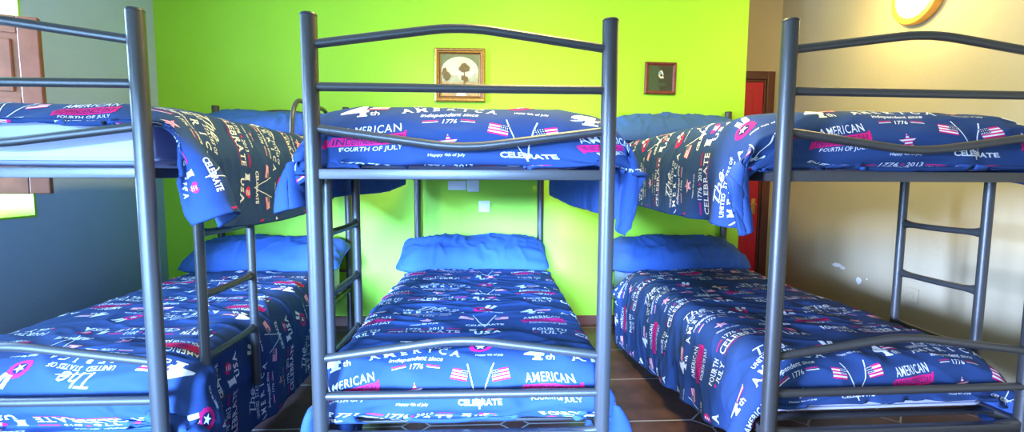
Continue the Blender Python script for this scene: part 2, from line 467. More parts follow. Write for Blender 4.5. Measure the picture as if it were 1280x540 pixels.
def build_art():
    american((0, 0))
    striped_star(.030, (.195, -.012), .1)
    word('Happy 4th of July', .014, (.195, -.058), bold=.006, width=.098)
    # crossed flags
    for s in (-1, 1):
        put(rect(-.0018, -.085, .0018, .078), 1, 0, (.405 + s * .022, .004), -s * .28)
        flag(.056, .040, (.405 + s * .066, .040), s * .22 + .0, mirror=(s < 0))
    word('CELEBRATE', .023, (.405, -.052), bold=.03, width=.135, layer=1)
    # years and large word
    word('1776', .026, (.165, -.110), bold=.008, width=.050); word('2013', .026, (.240, -.110), bold=.008, width=.050)
    put(poly(star_pts(.009)), 2, 0, (.2025, -.110))
    for x in (.105, .30): put(rect(x - .026, -.112, x + .026, -.107), 2, 0); put(rect(x - .026, -.117, x + .026, -.1155), 2, 0)
    slab('CELEBRATE', .034, (.2025, -.152), width=.245)
    put(rect(.08, -.176, .32, -.174), 2, 0)
    slab('FOURTH', .028, (.0, -.120), width=.110); slab('JULY', .036, (.012, -.166), width=.085)
    put(poly(star_pts(.010)), 2, 0, (-.045, -.16))
    # I heart USA
    word('I', .036, (.365, -.128), bold=.05, width=.022); put(rect(.350, -.112, .380, -.107) + rect(.350, -.149, .380, -.144), 1)
    hp = np.array([(.016 * math.sin(a) ** 3 * 1.5, (.013 * math.cos(a) - .005 * math.cos(2 * a) - .002 * math.cos(3 * a) - .001 * math.cos(4 * a)) * 1.5) for a in np.linspace(0, 2 * PI, 29)[:-1]])
    put(poly(hp), 2, 0, (.425, -.126))
    for k in range(3): put(rect(-.012 + .002 * k, -.012 + .010 * k, .012, -.008 + .010 * k), 1, 1, (.425, -.126))
    slab('USA', .030, (.418, -.170), bold=.03, width=.100)
    # independent since block
    word('independent since', .023, (.195, .098), bold=.010, shear=.3, width=.170)
    word('1776', .018, (.195, .070), bold=.008, shear=.2, width=.044)
    for s in (-1, 1):
        for q in (0, 1): put(rect(-.022, -.0015, .022, .0015), 2 if q else 1, 0, (.195 + s * .055, .067 + q * .007), s * -.12)
    for i, ch in enumerate('AMERICA'):
        t = (i - 3) / 3
        slab(ch, .028, (.195 + t * .125, .142 - .016 * t * t), bold=.014, rot=-t * .22)
    slab('UNITED', .018, (.135, .172), width=.088, rot=.10); slab('STATES OF', .018, (.250, .172), width=.110, rot=-.08)
    word('The', .050, (.195, .212), shear=.45, width=.110, bold=.0)
    put([((.15, .190), (.26, .200), (.26, .202)), ((.15, .190), (.26, .202), (.15, .192))], 1)
    # big 4th with flag
    slab('4', .075, (-.055, .138), bold=.03, width=.070); word('th', .024, (-.010, .116), bold=.012)
    for k in range(4): put(rect(-.028, -.003, .028, .003), 2 if k % 2 == 0 else 1, 0, (-.003 + .002 * k, .142 + k * .0075), .12)
    # rosette
    put(poly(np.array([(.034 * (1 + .1 * (i % 2)) * math.cos(i * PI / 14), .034 * (1 + .1 * (i % 2)) * math.sin(i * PI / 14)) for i in range(28)])), 2, 0, (.395, .175))
    put(poly(np.array([(.021 * math.cos(i * PI / 9), .021 * math.sin(i * PI / 9)) for i in range(18)])), 3, 1, (.395, .175))
    put(poly(star_pts(.018)), 1, 2, (.395, .175))
    put(rect(-.008, -.025, .008, .020), 1, 0, (.418, .222), -.3); put(rect(-.008, -.025, .008, .020), 1, 0, (.440, .212), -.55)
    word('Happy 4th of July', .013, (.43, .115), bold=.006, width=.09)
build_art()
TW, THh = .62, .52
def refine(tri, thr=.013):
    done = []
    while len(tri):
        d = np.linalg.norm(tri - np.roll(tri, -1, 1), axis=2)
        k = d.argmax(1); big = d[np.arange(len(tri)), k] > thr
        done.append(tri[~big]); t = tri[big]; k = k[big]
        if not len(t): break
        i = np.arange(len(t)); a, b, c = t[i, k], t[i, (k + 1) % 3], t[i, (k + 2) % 3]
        m = (a + b) / 2
        tri = np.concatenate([np.stack([a, m, c], 1), np.stack([m, b, c], 1)])
    return np.concatenate(done)
_t, _m, _l = [], [], []
for t, mi, la in ART:
    r = refine(t); _t.append(r); _m.append(np.full(len(r), mi)); _l.append(np.full(len(r), la))
TILE_T, TILE_M, TILE_L = np.concatenate(_t), np.concatenate(_m), np.concatenate(_l)
_c = TILE_T
_ar = (_c[:, 1, 0] - _c[:, 0, 0]) * (_c[:, 2, 1] - _c[:, 0, 1]) - (_c[:, 1, 1] - _c[:, 0, 1]) * (_c[:, 2, 0] - _c[:, 0, 0])
TILE_T[_ar < 0] = TILE_T[_ar < 0][:, ::-1]
print('tile tris', len(TILE_T))

# ------------------------------------------------------------------ smooth noise
def value_noise(shape, cells, rng):
    ny, nx = shape; cy, cx = cells
    g = rng.standard_normal((cy + 4, cx + 4))
    y = np.linspace(0, cy, ny) + .5; x = np.linspace(0, cx, nx) + .5
    def wts(p):
        i = np.floor(p).astype(int); f = p - i
        return i, np.stack([(1 - f) ** 3 / 6, (3 * f ** 3 - 6 * f * f + 4) / 6, (-3 * f ** 3 + 3 * f * f + 3 * f + 1) / 6, f ** 3 / 6], 1)
    iy, wy = wts(y); ix, wx = wts(x)
    iy = np.minimum(iy, cy); ix = np.minimum(ix, cx)
    A = sum(g[iy + k] * wy[:, k:k + 1] for k in range(4))
    return sum(A[:, ix + k] * wx[None, :, k] for k in range(4)) * 1.8

# ------------------------------------------------------------------ cloth drape (position based, deterministic)
def drape(p):
    rng = np.random.default_rng(p['seed'])
    d = .03
    wl, wr, foot, vend = p['left'], p['right'], p['foot'], p['vend']
    top = p['top']                        # height of mattress top
    off = .028                            # half thickness of the quilt
    v0 = p.get('v0', .045)
    ncol = int(round((W + wl + wr) / d)) + 1
    nrow = int(round((foot + vend - v0) / d)) + 1
    comp = p.get('comp', .97)
    t = -wl + np.arange(ncol) * d         # cloth across coordinate (bed u if flat)
    s = -foot + np.arange(nrow) * d       # cloth along coordinate, 0 at the foot edge
    X = np.zeros((nrow, ncol, 3))
    skew = p.get('skew', 0.)
    cx = W / 2
    X[..., 0] = cx + (t[None, :] - cx) * comp + skew * (s[:, None] - .9)
    up = np.maximum(s, 0) * comp; dn = np.minimum(s, 0)
    X[..., 1] = v0 + up[:, None]
    X[..., 2] = top + off + .01 + dn[:, None]
    X[..., 2] += rng.uniform(-.004, .004, (nrow, ncol)) + .012 * value_noise((nrow, ncol), (nrow // 5, ncol // 5), rng)
    zz = p.get('foot_in', 0.)
    V = np.zeros_like(X)
    mz0 = p['bottom']; rad = .075
    # mattress SDF: rounded box
    lo = np.array([.03, .085, mz0]); hi = np.array([W - .03, 2.03, top])
    c0 = (lo + hi) / 2; hf = (hi - lo) / 2
    def sdf(P):
        q = np.abs(P - c0) - (hf - rad)
        qm = np.maximum(q, 0); ln = np.linalg.norm(qm, axis=-1)
        inside = np.minimum(q.max(-1), 0)
        sd = ln + inside - rad
        g = np.where(ln[..., None] > 1e-9, qm / np.maximum(ln, 1e-9)[..., None], (q == q.max(-1, keepdims=True)) * 1.) * np.sign(P - c0)
        return sd, g
    def rail(P, zc):
        q = np.stack([np.abs(P[..., 0] - cx) - (W / 2 + .016), np.abs(P[..., 2] - zc) - .02], -1)
        return q
    steps = p.get('steps', 230); its = 10; dt = 1 / 60.
    free = np.ones((nrow, ncol, 1))
    ladder = p.get('ladder', 0)
    gat = p.get('gather', 1.)
    out = np.clip((np.abs(t - cx) - W / 2 + .03) / .06, 0, 1)[None, :] * np.clip((.04 - s) / .06, 0, 1)[:, None]
    gv = 1 - (1 - gat) * out                      # per vertex factor
    if 'gather_in' in p:
        gv = 1 - (1 - p['gather_in']) * (1 - np.clip((np.abs(t - cx) - W / 2 - .0) / .05, 0, 1))[None, :] * np.clip((.0 - s) / .03, 0, 1)[:, None]
    RV = (d * (gv[1:] + gv[:-1]) / 2)[..., None]
    gm = (gv[1:, 1:] + gv[:-1, :-1]) / 2
    RD = (d * np.sqrt(1 + gm ** 2))[..., None]
    gu = 1 - (1 - p.get('gather_side', 1.)) * np.clip((.10 - s) / .14, 0, 1)[:, None] * np.clip((np.abs(t[1:] + t[:-1]) * 0 + np.abs((t[1:] + t[:-1]) / 2 - cx) - W / 2 - .02) / .06, 0, 1)[None, :]
    RU = (d * gu)[..., None]
    # initial position of gathered rows
    dv = np.concatenate([np.zeros((1, ncol)), np.cumsum(RV[..., 0], 0)])
    i0 = int(round(foot / d))
    dv = dv - dv[i0]
    X[:i0 + 1, :, 2] += (dv[:i0 + 1] - s[:i0 + 1, None])
    def con(A, B, rest, k, only_stretch=False):
        D = B - A; ln = np.sqrt((D * D).sum(-1, keepdims=True)) + 1e-9
        C = (ln - rest) * k * .5 / ln
        if only_stretch: C = np.where(ln < rest, C * .25, C)
        return D * C
    # a sparse lattice of points that lie still on the bed, as the weight of the quilt would hold them
    X0 = X.copy()
    inb = np.abs(X0[0, :, 0] - cx) < W / 2 - .07
    nail = np.zeros((nrow, ncol), bool)
    nail[np.ix_([i for i in range(nrow) if s[i] > .09 and i % 7 == 3], [j for j in range(ncol) if inb[j] and j % 6 == 2])] = True
    nailx = np.zeros((nrow, ncol), bool)
    nailx[np.ix_([i for i in range(nrow) if s[i] <= .09 and i % 2 == 0], [j for j in range(ncol) if inb[j] and j % 4 == 1])] = True
    for st in range(steps):
        V[..., 2] -= 9.8 * dt
        V *= .965
        Xo = X.copy()
        X = X + V * dt
        contact = np.zeros((nrow, ncol), bool)
        for it in range(its):
            for par in (0, 1):
                n = (ncol - 1 - par) // 2
                a = X[:, par:par + 2 * n:2]; b = X[:, par + 1:par + 1 + 2 * n:2]
                c = con(a, b, RU[:, par:par + 2 * n:2], 1.); a += c; b -= c
                n = (nrow - 1 - par) // 2
                a = X[par:par + 2 * n:2]; b = X[par + 1:par + 1 + 2 * n:2]
                c = con(a, b, RV[par:par + 2 * n:2], 1.); a += c; b -= c
                n = (nrow - 1 - par) // 2
                a = X[par:par + 2 * n:2, :-1]; b = X[par + 1:par + 1 + 2 * n:2, 1:]
                c = con(a, b, RD[par:par + 2 * n:2], .35); a += c; b -= c
                a = X[par:par + 2 * n:2, 1:]; b = X[par + 1:par + 1 + 2 * n:2, :-1]
                c = con(a, b, RD[par:par + 2 * n:2], .35); a += c; b -= c
            if it % 2 == 0:
                for k_, kk in ((2, .32), (4, .16)):       # bending
                    a = X[:, :-k_].copy(); b = X[:, k_:].copy(); c = con(a, b, k_ * d, kk * p.get('bend', 1.)) * .5
                    X[:, :-k_] += c; X[:, k_:] -= c
                    a = X[:-k_].copy(); b = X[k_:].copy(); c = con(a, b, sum(RV[q:nrow - k_ + q] for q in range(k_)), kk * p.get('bend', 1.)) * .5
                    X[:-k_] += c; X[k_:] -= c
            X[nail, :2] += (X0[nail, :2] - X[nail, :2]) * .6
            X[nailx, 0] += (X0[nailx, 0] - X[nailx, 0]) * .6
            # collisions
            sd, g = sdf(X)
            pen = off - sd
            m = pen > 0
            X[m] += g[m] * pen[m][:, None]; contact |= m
            X[..., 1] = np.maximum(X[..., 1], p.get('vmin', .040))
            X[..., 2] = np.maximum(X[..., 2], .02)
            # the tucked foot edge rests on the end bar between the posts
            m = (np.abs(X[..., 0] - cx) < W / 2 - .03) & (X[..., 1] < .09) & (X[..., 2] < p['pl'] + p.get('hem', .03))
            X[..., 2] = np.where(m, p['pl'] + p.get('hem', .03), X[..., 2])
            # a thick quilt bulges away from the frame before it falls
            if p.get('flare'):
                u2 = np.abs(X[..., 0] - cx); hh = (top + .02 - X[..., 2]) / .30
                fl = W / 2 + .03 + p['flare'] * np.sin(PI * np.clip(hh, 0, 1) * .8) * np.clip(1.7 - X[..., 1], 0, 1)
                m = (u2 > W / 2 - .03) & (u2 < fl) & (hh > 0) & (hh < 1)
                X[..., 0] = np.where(m, cx + np.sign(X[..., 0] - cx) * (u2 + (fl - u2) * .4), X[..., 0])
            # side rails of this level
            zc = p['pl']
            inz = (np.abs(X[..., 2] - zc) < .035) & (X[..., 1] > .0)
            e_ = W / 2 + .030
            uu = X[..., 0] - cx
            near = inz & (np.abs(uu) < e_) & (np.abs(uu) > W / 2 - .12)
            X[..., 0] = np.where(near, cx + np.sign(uu) * e_, X[..., 0])
            if ladder and p['level'] == 'low' and st > 60:
                lim = W / 2 + .0
                u2 = (X[..., 0] - cx) * ladder
                blend = min(1, (st - 60) / 60)
                m = (X[..., 1] > .27) & (X[..., 1] < .66) & (u2 > lim)
                X[..., 0] = np.where(m, cx + ladder * (u2 + (lim - u2) * .5 * blend), X[..., 0])
                lim2 = W / 2 + .062
                m = (X[..., 1] > .12) & (X[..., 1] < .24) & (u2 > W / 2 + .01) & (u2 < lim2) & (X[..., 2] < .5)
                X[..., 0] = np.where(m, cx + ladder * lim2, X[..., 0])
            if ladder and p['level'] == 'up':
                u2 = (X[..., 0] - cx) * ladder
                m = (X[..., 1] > .17) & (X[..., 1] < .61) & (X[..., 2] < 1.235) & (u2 > W / 2 - .1) & (u2 < W / 2 + .066)
                X[..., 0] = np.where(m, cx + ladder * (W / 2 + .066), X[..., 0])
        # friction: cloth that lies on the bed hardly slides, the head end is held by the pillow
        D = X - Xo
        dl = np.linalg.norm(D[..., :2], axis=-1, keepdims=True)
        hold = .0025 if st > 15 else .0
        D[..., :2] = np.where(contact[..., None], D[..., :2] * np.clip(1 - hold / np.maximum(dl, 1e-9), 0, 1) * .6, D[..., :2])
        X = Xo + D
        X[-2:, inb, :2] = Xo[-2:, inb, :2]
        V = (X - Xo) / dt
        V[contact] *= .6
        sp = np.linalg.norm(V, axis=-1, keepdims=True)
        V *= np.minimum(1, 2.5 / np.maximum(sp, 1e-6))
    return X, t, s, d

def upsample(X, k):
    def cr(A):
        n = len(A)
        E = np.concatenate([2 * A[:1] - A[1:2], A, 2 * A[-1:] - A[-2:-1]])
        out = []
        for j in range(k):
            f = j / k
            w = [(-f ** 3 + 2 * f * f - f) / 2, (3 * f ** 3 - 5 * f * f + 2) / 2, (-3 * f ** 3 + 4 * f * f + f) / 2, (f ** 3 - f * f) / 2]
            out.append(sum(w[q] * E[q:q + n - 1] for q in range(4)))
        O = np.stack(out, 1).reshape((-1,) + A.shape[1:])
        return np.concatenate([O, A[-1:]])
    return np.swapaxes(cr(np.swapaxes(cr(X), 0, 1)), 0, 1)

def grid_normals(G):
    du = np.gradient(G, axis=1); dv = np.gradient(G, axis=0)
    n = np.cross(du, dv)
    return n / np.maximum(np.linalg.norm(n, axis=-1, keepdims=True), 1e-9)

def sample(G, fi, fj):
    ny, nx = G.shape[:2]
    i = np.clip(np.floor(fi).astype(int), 0, ny - 2); j = np.clip(np.floor(fj).astype(int), 0, nx - 2)
    a = (fi - i)[..., None]; b = (fj - j)[..., None]
    return G[i, j] * (1 - a) * (1 - b) + G[i + 1, j] * a * (1 - b) + G[i, j + 1] * (1 - a) * b + G[i + 1, j + 1] * a * b

def smooth_grid(G, n):
    for _ in range(n):
        P = np.pad(G, ((1, 1), (1, 1), (0, 0)), mode='edge')
        A = (P[:-2, 1:-1] + P[2:, 1:-1] + P[1:-1, :-2] + P[1:-1, 2:]) / 4
        A[0] = G[0]; A[-1] = G[-1]; A[:, 0] = G[:, 0]; A[:, -1] = G[:, -1]
        G = G * .5 + A * .5
    return G

def duvet(bk, p, label):
    X, t, s, d = drape(p)
    rng = np.random.default_rng(p['seed'] + 77)
    K = 4
    X = smooth_grid(X, 2)
    G = upsample(X, K)
    ny, nx = G.shape[:2]
    N = grid_normals(G)
    # fine creases
    amp = p.get('crease', .005)
    jj = np.arange(nx); ii = np.arange(ny)
    big = value_noise((ny + nx, nx), ((ny + nx) // 9, nx // 22), rng); big2 = value_noise((ny + nx, nx), ((ny + nx) // 8, nx // 26), rng)
    n1 = big[ii[:, None] + jj[None, :] // 2, jj[None, :]]; n2 = value_noise((ny, nx), (ny // 14, nx // 7), rng)
    n3 = big2[ii[:, None] + (nx - 1 - jj[None, :]) // 3, jj[None, :]]
    ridge = np.clip(1 - np.abs(n1) * 1.6, 0, 1) ** 1.5 * .8 + np.clip(1 - np.abs(n3 - .3) * 2.2, 0, 1) * .7 + n2 * .30
    G = G + N * (ridge * amp)[..., None]
    G = smooth_grid(G, 1)
    N = grid_normals(G)
    step = d / K
    thick = .014
    I = G - N * thick
    idx = np.arange(ny * nx).reshape(ny, nx)
    q = np.stack([idx[:-1, :-1], idx[:-1, 1:], idx[1:, 1:], idx[1:, :-1]], -1).reshape(-1, 4)
    nv = ny * nx
    q2 = (q + nv)[:, ::-1]
    border = np.concatenate([idx[0, :], idx[1:, -1], idx[-1, -2::-1], idx[-2:0:-1, 0]])
    nb = np.roll(border, -1)
    q3 = np.stack([nb, border, border + nv, nb + nv], -1)
    verts = [G.reshape(-1, 3), I.reshape(-1, 3)]
    quads = np.concatenate([q, q2, q3]); qm = np.concatenate([np.zeros(len(q), int), np.full(len(q2), 4), np.zeros(len(q3), int)])
    # printed artwork
    ox, oy = p.get('print', (0., 0.)); turn = p.get('turn', False)
    lo = np.array([t[0], s[0]]); hi = np.array([t[-1], s[-1]]); cc = (lo + hi) / 2
    T_, M_, L_ = [], [], []
    for a in range(-4, 6):
        for b in range(-6, 8):
            tri = TILE_T + np.array([ox + a * TW + (b % 2) * .0, oy + b * THh])
            if turn: tri = 2 * cc - tri
            ok = ((tri > lo + .008) & (tri < hi - .008)).all((1, 2))
            if ok.any(): T_.append(tri[ok]); M_.append(TILE_M[ok]); L_.append(TILE_L[ok])
    T_ = np.concatenate(T_); M_ = np.concatenate(M_); L_ = np.concatenate(L_)
    fi = (T_[..., 1] - lo[1]) / step; fj = (T_[..., 0] - lo[0]) / step
    Pp = sample(G, fi, fj); Pn = sample(N, fi, fj)
    Pn = Pn / np.maximum(np.linalg.norm(Pn, axis=-1, keepdims=True), 1e-9)
    Pp = Pp + Pn * (.0012 + .0006 * L_)[:, None, None]
    tv = Pp.reshape(-1, 3)
    key = np.round(tv / 2e-5).astype(np.int64)
    key = np.concatenate([key, np.repeat(M_, 3)[:, None]], 1)
    _, first, inv = np.unique(key, axis=0, return_index=True, return_inverse=True)
    inv = inv.reshape(-1)
    verts.append(tv[first])
    tris = inv.reshape(-1, 3) + 2 * nv
    good = (tris[:, 0] != tris[:, 1]) & (tris[:, 1] != tris[:, 2]) & (tris[:, 0] != tris[:, 2])
    tris = tris[good]; M_ = M_[good]
    Vv = np.concatenate(verts)
    me = bpy.data.meshes.new('duvet')
    me.vertices.add(len(Vv)); me.vertices.foreach_set('co', Vv.astype(np.float32).ravel())
    nl = len(quads) * 4 + len(tris) * 3
    me.loops.add(nl); me.loops.foreach_set('vertex_index', np.concatenate([quads.ravel(), tris.ravel()]).astype(np.int32))
    me.polygons.add(len(quads) + len(tris))
    starts = np.concatenate([np.arange(len(quads)) * 4, len(quads) * 4 + np.arange(len(tris)) * 3]).astype(np.int32)
    me.polygons.foreach_set('loop_start', starts)
    me.polygons.foreach_set('material_index', np.concatenate([qm, M_]).astype(np.int32))
    me.polygons.foreach_set('use_smooth', np.ones(len(starts), bool))
    me.update(calc_edges=True); me.validate()
    for k in ('duvet', 'print_white', 'print_red', 'print_navy', 'duvet_back'): me.materials.append(M[k])
    x, y, r = BUNKS[bk]
    o = link('duvet', me, None, (x, y, 0), r)
    tag(o, label, 'duvet', 'navy printed duvets')
    return o

# ------------------------------------------------------------------ mattresses and pillows
def mattress(bk, z0, z1, label):
    bm = bmesh.new()
    box(bm, (.045, .09, z0), (W - .045, 2.03, z1), .04, 5)
    me = mesh_from_bm(bm, 'mattress', M['mattress'])
    x, y, r = BUNKS[bk]
    o = link('mattress', me, None, (x, y, 0), r)
    tag(o, label, 'mattress', 'sheeted mattresses')
    # piping along the top and bottom edge of the visible end
    for z in (z0 + .02, z1 - .02):
        bm = bmesh.new()
        x0, x1, y0, y1, c = .041, W - .041, .086, 2.034, .05
        pts = []
        for cx_, cy_, a0 in ((x1 - c, y0 + c, -90), (x1 - c, y1 - c, 0), (x0 + c, y1 - c, 90), (x0 + c, y0 + c, 180)):
            for k in range(5):
                a = math.radians(a0 + 90 * k / 4); pts.append((cx_ + c * math.cos(a), cy_ + c * math.sin(a), z))
        pts.append(pts[0])
        tube(bm, pts, .005, 8, caps=False)
        link('piping', mesh_from_bm(bm, 'piping', M['mattress']), o)
    return o

def pillow(bk, u, v, z, w, dp, h, pitch, yaw, seed, label):
    rng = np.random.default_rng(seed)
    nx, ny = 90, 44
    a = np.linspace(-1, 1, nx); b = np.linspace(-1, 1, ny)
    A, B = np.meshgrid(a, b)
    prof = (np.clip(1 - np.abs(A) ** 3.6, 0, 1) ** .5) * (np.clip(1 - np.abs(B) ** 2.6, 0, 1) ** .55)
    pin = 1 - .06 * (1 - np.abs(A)) ** 0 * (1 - B * B) * np.abs(A) ** 6
    sx = w / 2 * (1 - .045 * (1 - B ** 2) * np.abs(A) ** 3 - .05 * B ** 6); sy = dp / 2 * (1 - .05 * (1 - A ** 2) * np.abs(B) ** 3 - .16 * A ** 8)
    # creases fanning from the short ends and long seam
    n1 = value_noise((ny, nx), (5, 26), rng); n2 = value_noise((ny, nx), (9, 12), rng)
    wr = np.clip(1 - np.abs(n1) * 1.3, 0, 1) ** 1.5 * .012 + n2 * .006
    zt = h * .62 * prof + wr * (prof > .02) * np.clip(prof * 3, 0, 1)
    zb = -h * .38 * prof
    Tp = np.stack([A * sx, B * sy, zt], -1); Bt = np.stack([A * sx, B * sy, zb - .001], -1)
    idx = np.arange(nx * ny).reshape(ny, nx); n = nx * ny
    q = np.stack([idx[:-1, :-1], idx[:-1, 1:], idx[1:, 1:], idx[1:, :-1]], -1).reshape(-1, 4)
    border = np.concatenate([idx[0, :], idx[1:, -1], idx[-1, -2::-1], idx[-2:0:-1, 0]]); nb = np.roll(border, -1)
    q3 = np.stack([nb, border, border + n, nb + n], -1)
    me = bpy.data.meshes.new('pillow')
    me.from_pydata(np.concatenate([Tp.reshape(-1, 3), Bt.reshape(-1, 3)]).tolist(), [], np.concatenate([q, (q + n)[:, ::-1], q3]).tolist())
    me.polygons.foreach_set('use_smooth', [True] * len(me.polygons)); me.materials.append(M['pillow'])
    x, y, r = BUNKS[bk]
    mat_ = Matrix.Translation((x, y, 0)) @ Matrix.Rotation(r, 4, 'Z')
    o = link('pillow', me)
    o.location = mat_ @ Vector((u, v, z)); o.rotation_euler = (pitch, 0, r + yaw)
    tag(o, label, 'pillow', 'plain blue pillows')
    # seam piping round the edge
    bm = bmesh.new()
    tube(bm, [Tp.reshape(-1, 3)[i] for i in np.append(border[::3], border[0])], .0035, 6, caps=False)
    link('seam', mesh_from_bm(bm, 'seam', M['pillow']), o)
    return o

UP = dict(level='up', gather=.3, gather_side=.62, flare=.06, pl=PLU, bottom=1.215, top=1.405)
LO = dict(level='low', gather=.6, pl=PLL, bottom=.33, top=.525)
mattress('L', 1.225, 1.405, 'pale mattress on the top bunk beside the wooden shutter')
mattress('M', 1.225, 1.405, 'pale mattress on the top bunk of the middle bed')
mattress('R', 1.225, 1.405, 'pale mattress on the top bunk beside the wall lamp')
mattress('L', .338, .525, 'pale mattress on the bottom bunk by the left wall')
mattress('M', .338, .525, 'pale mattress on the bottom bunk of the middle bed')
mattress('R', .338, .525, 'pale mattress on the bottom bunk by the cream right wall')

duvet('L', {**UP, **dict(left=.07, right=.30, foot=.16, hem=.16, gather_in=.2, vend=1.72, seed=3, ladder=1, print=(.69, .02))}, 'navy printed duvet on the left top bunk, its short end showing the pale mattress')
duvet('M', {**UP, **dict(left=.20, right=.25, foot=.20, vend=1.75, seed=5, ladder=-1, print=(.243, -.07))}, 'navy printed duvet on the middle top bunk under the landscape picture')
duvet('R', {**UP, **dict(left=.28, right=.16, foot=.21, vend=1.72, seed=8, ladder=1, print=(.28, -.05))}, 'dark navy printed duvet on the right top bunk below the wall lamp')
duvet('L', {**LO, **dict(left=.12, right=.42, foot=.22, hem=.02, vend=1.70, seed=13, ladder=1, print=(.44, .12), turn=True, comp=.955, crease=.0075)}, 'navy printed duvet on the left bottom bunk with upside down lettering at its foot')
duvet('M', {**LO, **dict(left=.33, right=.31, flare=.025, foot=.205, hem=.03, vend=1.72, seed=15, ladder=-1, print=(.118, -.03), comp=.955, crease=.0075)}, 'navy printed duvet on the middle bottom bunk, facing the camera')
duvet('R', {**LO, **dict(left=.36, right=.14, foot=.14, hem=.08, vend=1.70, seed=21, ladder=0, print=(.465, -.05), comp=.955, crease=.0075, skew=-.10)}, 'navy printed duvet on the right bottom bunk hanging low on its left')

pillow('L', .45, 1.88, .61, 1.10, .44, .20, .32, .0, 31, 'plain blue pillow at the head of the left bottom bunk, behind the ladder')
pillow('M', .44, 1.87, .61, 1.10, .44, .20, .35, .0, 32, 'plain blue pillow at the head of the middle bottom bunk')
pillow('R', .44, 1.87, .61, 1.06, .44, .20, .32, .0, 33, 'plain blue pillow at the head of the right bottom bunk near the red door')
pillow('L', .47, 1.88, 1.51, 1.04, .44, .19, .30, .0, 34, 'plain blue pillow at the head of the left top bunk')
pillow('R', .44, 1.86, 1.51, 1.04, .44, .19, .34, .0, 35, 'plain blue pillow at the head of the right top bunk below the small dark picture')

# ------------------------------------------------------------------ pictures, switches, lamp
def frame_mesh(w, h, prof, mi=None):
    # prof: list of (inset, depth toward the room); swept round a rectangle in the XZ plane, facing -Y
    bm = bmesh.new()
    rings = []
    for ins, dep in prof:
        a, b = w / 2 - ins, h / 2 - ins
        rings.append([bm.verts.new((x, -dep, z)) for x, z in ((-a, -b), (a, -b), (a, b), (-a, b))])
    for i, (r0, r1) in enumerate(zip(rings, rings[1:])):
        for k in range(4):
            f = bm.faces.new((r0[k], r0[(k + 1) % 4], r1[(k + 1) % 4], r1[k]))
            if mi: f.material_index = mi[i]
    return bm
def flat_art(name, parts, mats, parent, dep):
    bm = bmesh.new()
    for layer, (pts, mi) in enumerate(parts):
        f = bm.faces.new([bm.verts.new((x, -dep - .0004 * layer, z)) for x, z in pts]); f.material_index = mi
    me = bpy.data.meshes.new(name); bm.to_mesh(me); bm.free()
    for m in mats: me.materials.append(m)
    return link(name, me, parent)
def blob(cx, cz, rx, rz, rng, n=18, k=.18):
    return [(cx + rx * math.cos(2 * PI * i / n) * (1 + rng.uniform(-k, k)), cz + rz * math.sin(2 * PI * i / n) * (1 + rng.uniform(-k, k))) for i in range(n)]

def landscape():
    rng = random.Random(4)
    w, h = .385, .40
    root = empty('framed_picture', (-.281, YG, 1.957))
    tag(root, 'gilt framed landscape painting with an arched top on the lime wall', 'picture')
    bm = frame_mesh(w, h, [(0, 0), (0, .022), (.010, .028), (.020, .026), (.024, .020), (.032, .022), (.040, .016), (.046, .010)], [1, 0, 0, 1, 0, 1, 0])
    link('frame', mesh_from_bm(bm, 'gilt_frame', [M['gold'], M['gilt_dark']], smooth=False), root)
    pm = [mat('picture_olive', (.16, .17, .07), .6, 0, .25, 40), mat('picture_sky', (.62, .53, .34), .6, 0, .18, 14), mat('picture_field', (.42, .26, .10), .6, 0, .5, 45),
          mat('picture_tree', (.15, .09, .02), .6, 0, .5, 70), mat('picture_hedge', (.38, .36, .20), .6, 0, .3, 50), mat('picture_path', (.62, .55, .38), .6, 0, .2, 40)]
    a, b = w / 2 - .044, h / 2 - .044
    P = [([(-a, -b), (a, -b), (a, b), (-a, b)], 0)]
    arch = [(-a + .008, -b), (a - .008, -b), (a - .008, .03)] + [((a - .008) * math.cos(t), .03 + .108 * math.sin(t)) for t in np.linspace(0, PI, 24)[1:-1]] + [(-a + .008, .03)]
    P.append((arch, 1))
    P.append(([(-a + .008, -b), (a - .008, -b), (a - .008, -.03), (.07, -.022), (.02, -.034), (-.06, -.016), (-a + .008, -.012)], 4))
    P.append(([(-a + .008, -b), (a - .008, -b), (a - .008, -.055), (.04, -.05), (-.05, -.056), (-a + .008, -.042)], 2))
    P.append(([(-.03, -b), (.05, -b), (.02, -.075), (.0, -.075)], 5))
    P.append((blob(-.045, -.018, .04, .018, rng), 4))
    P.append(([(.026, -.07), (.042, -.07), (.037, .03), (.030, .03)], 3))
    for c in ((.033, .052, .038, .032), (.012, .045, .022, .018), (.052, .047, .020, .02), (.033, .074, .022, .016), (.02, -.02, .012, .02), (.048, -.03, .014, .022)): P.append((blob(*c, rng), 3))
    for c in ((-.118, .018, .018, .038), (-.10, -.01, .026, .03), (.115, -.02, .022, .035), (.09, -.03, .026, .018)): P.append((blob(*c, rng), 4 if c[0] > 0 else 3))
    flat_art('painting', P, pm, root, .010)
landscape()
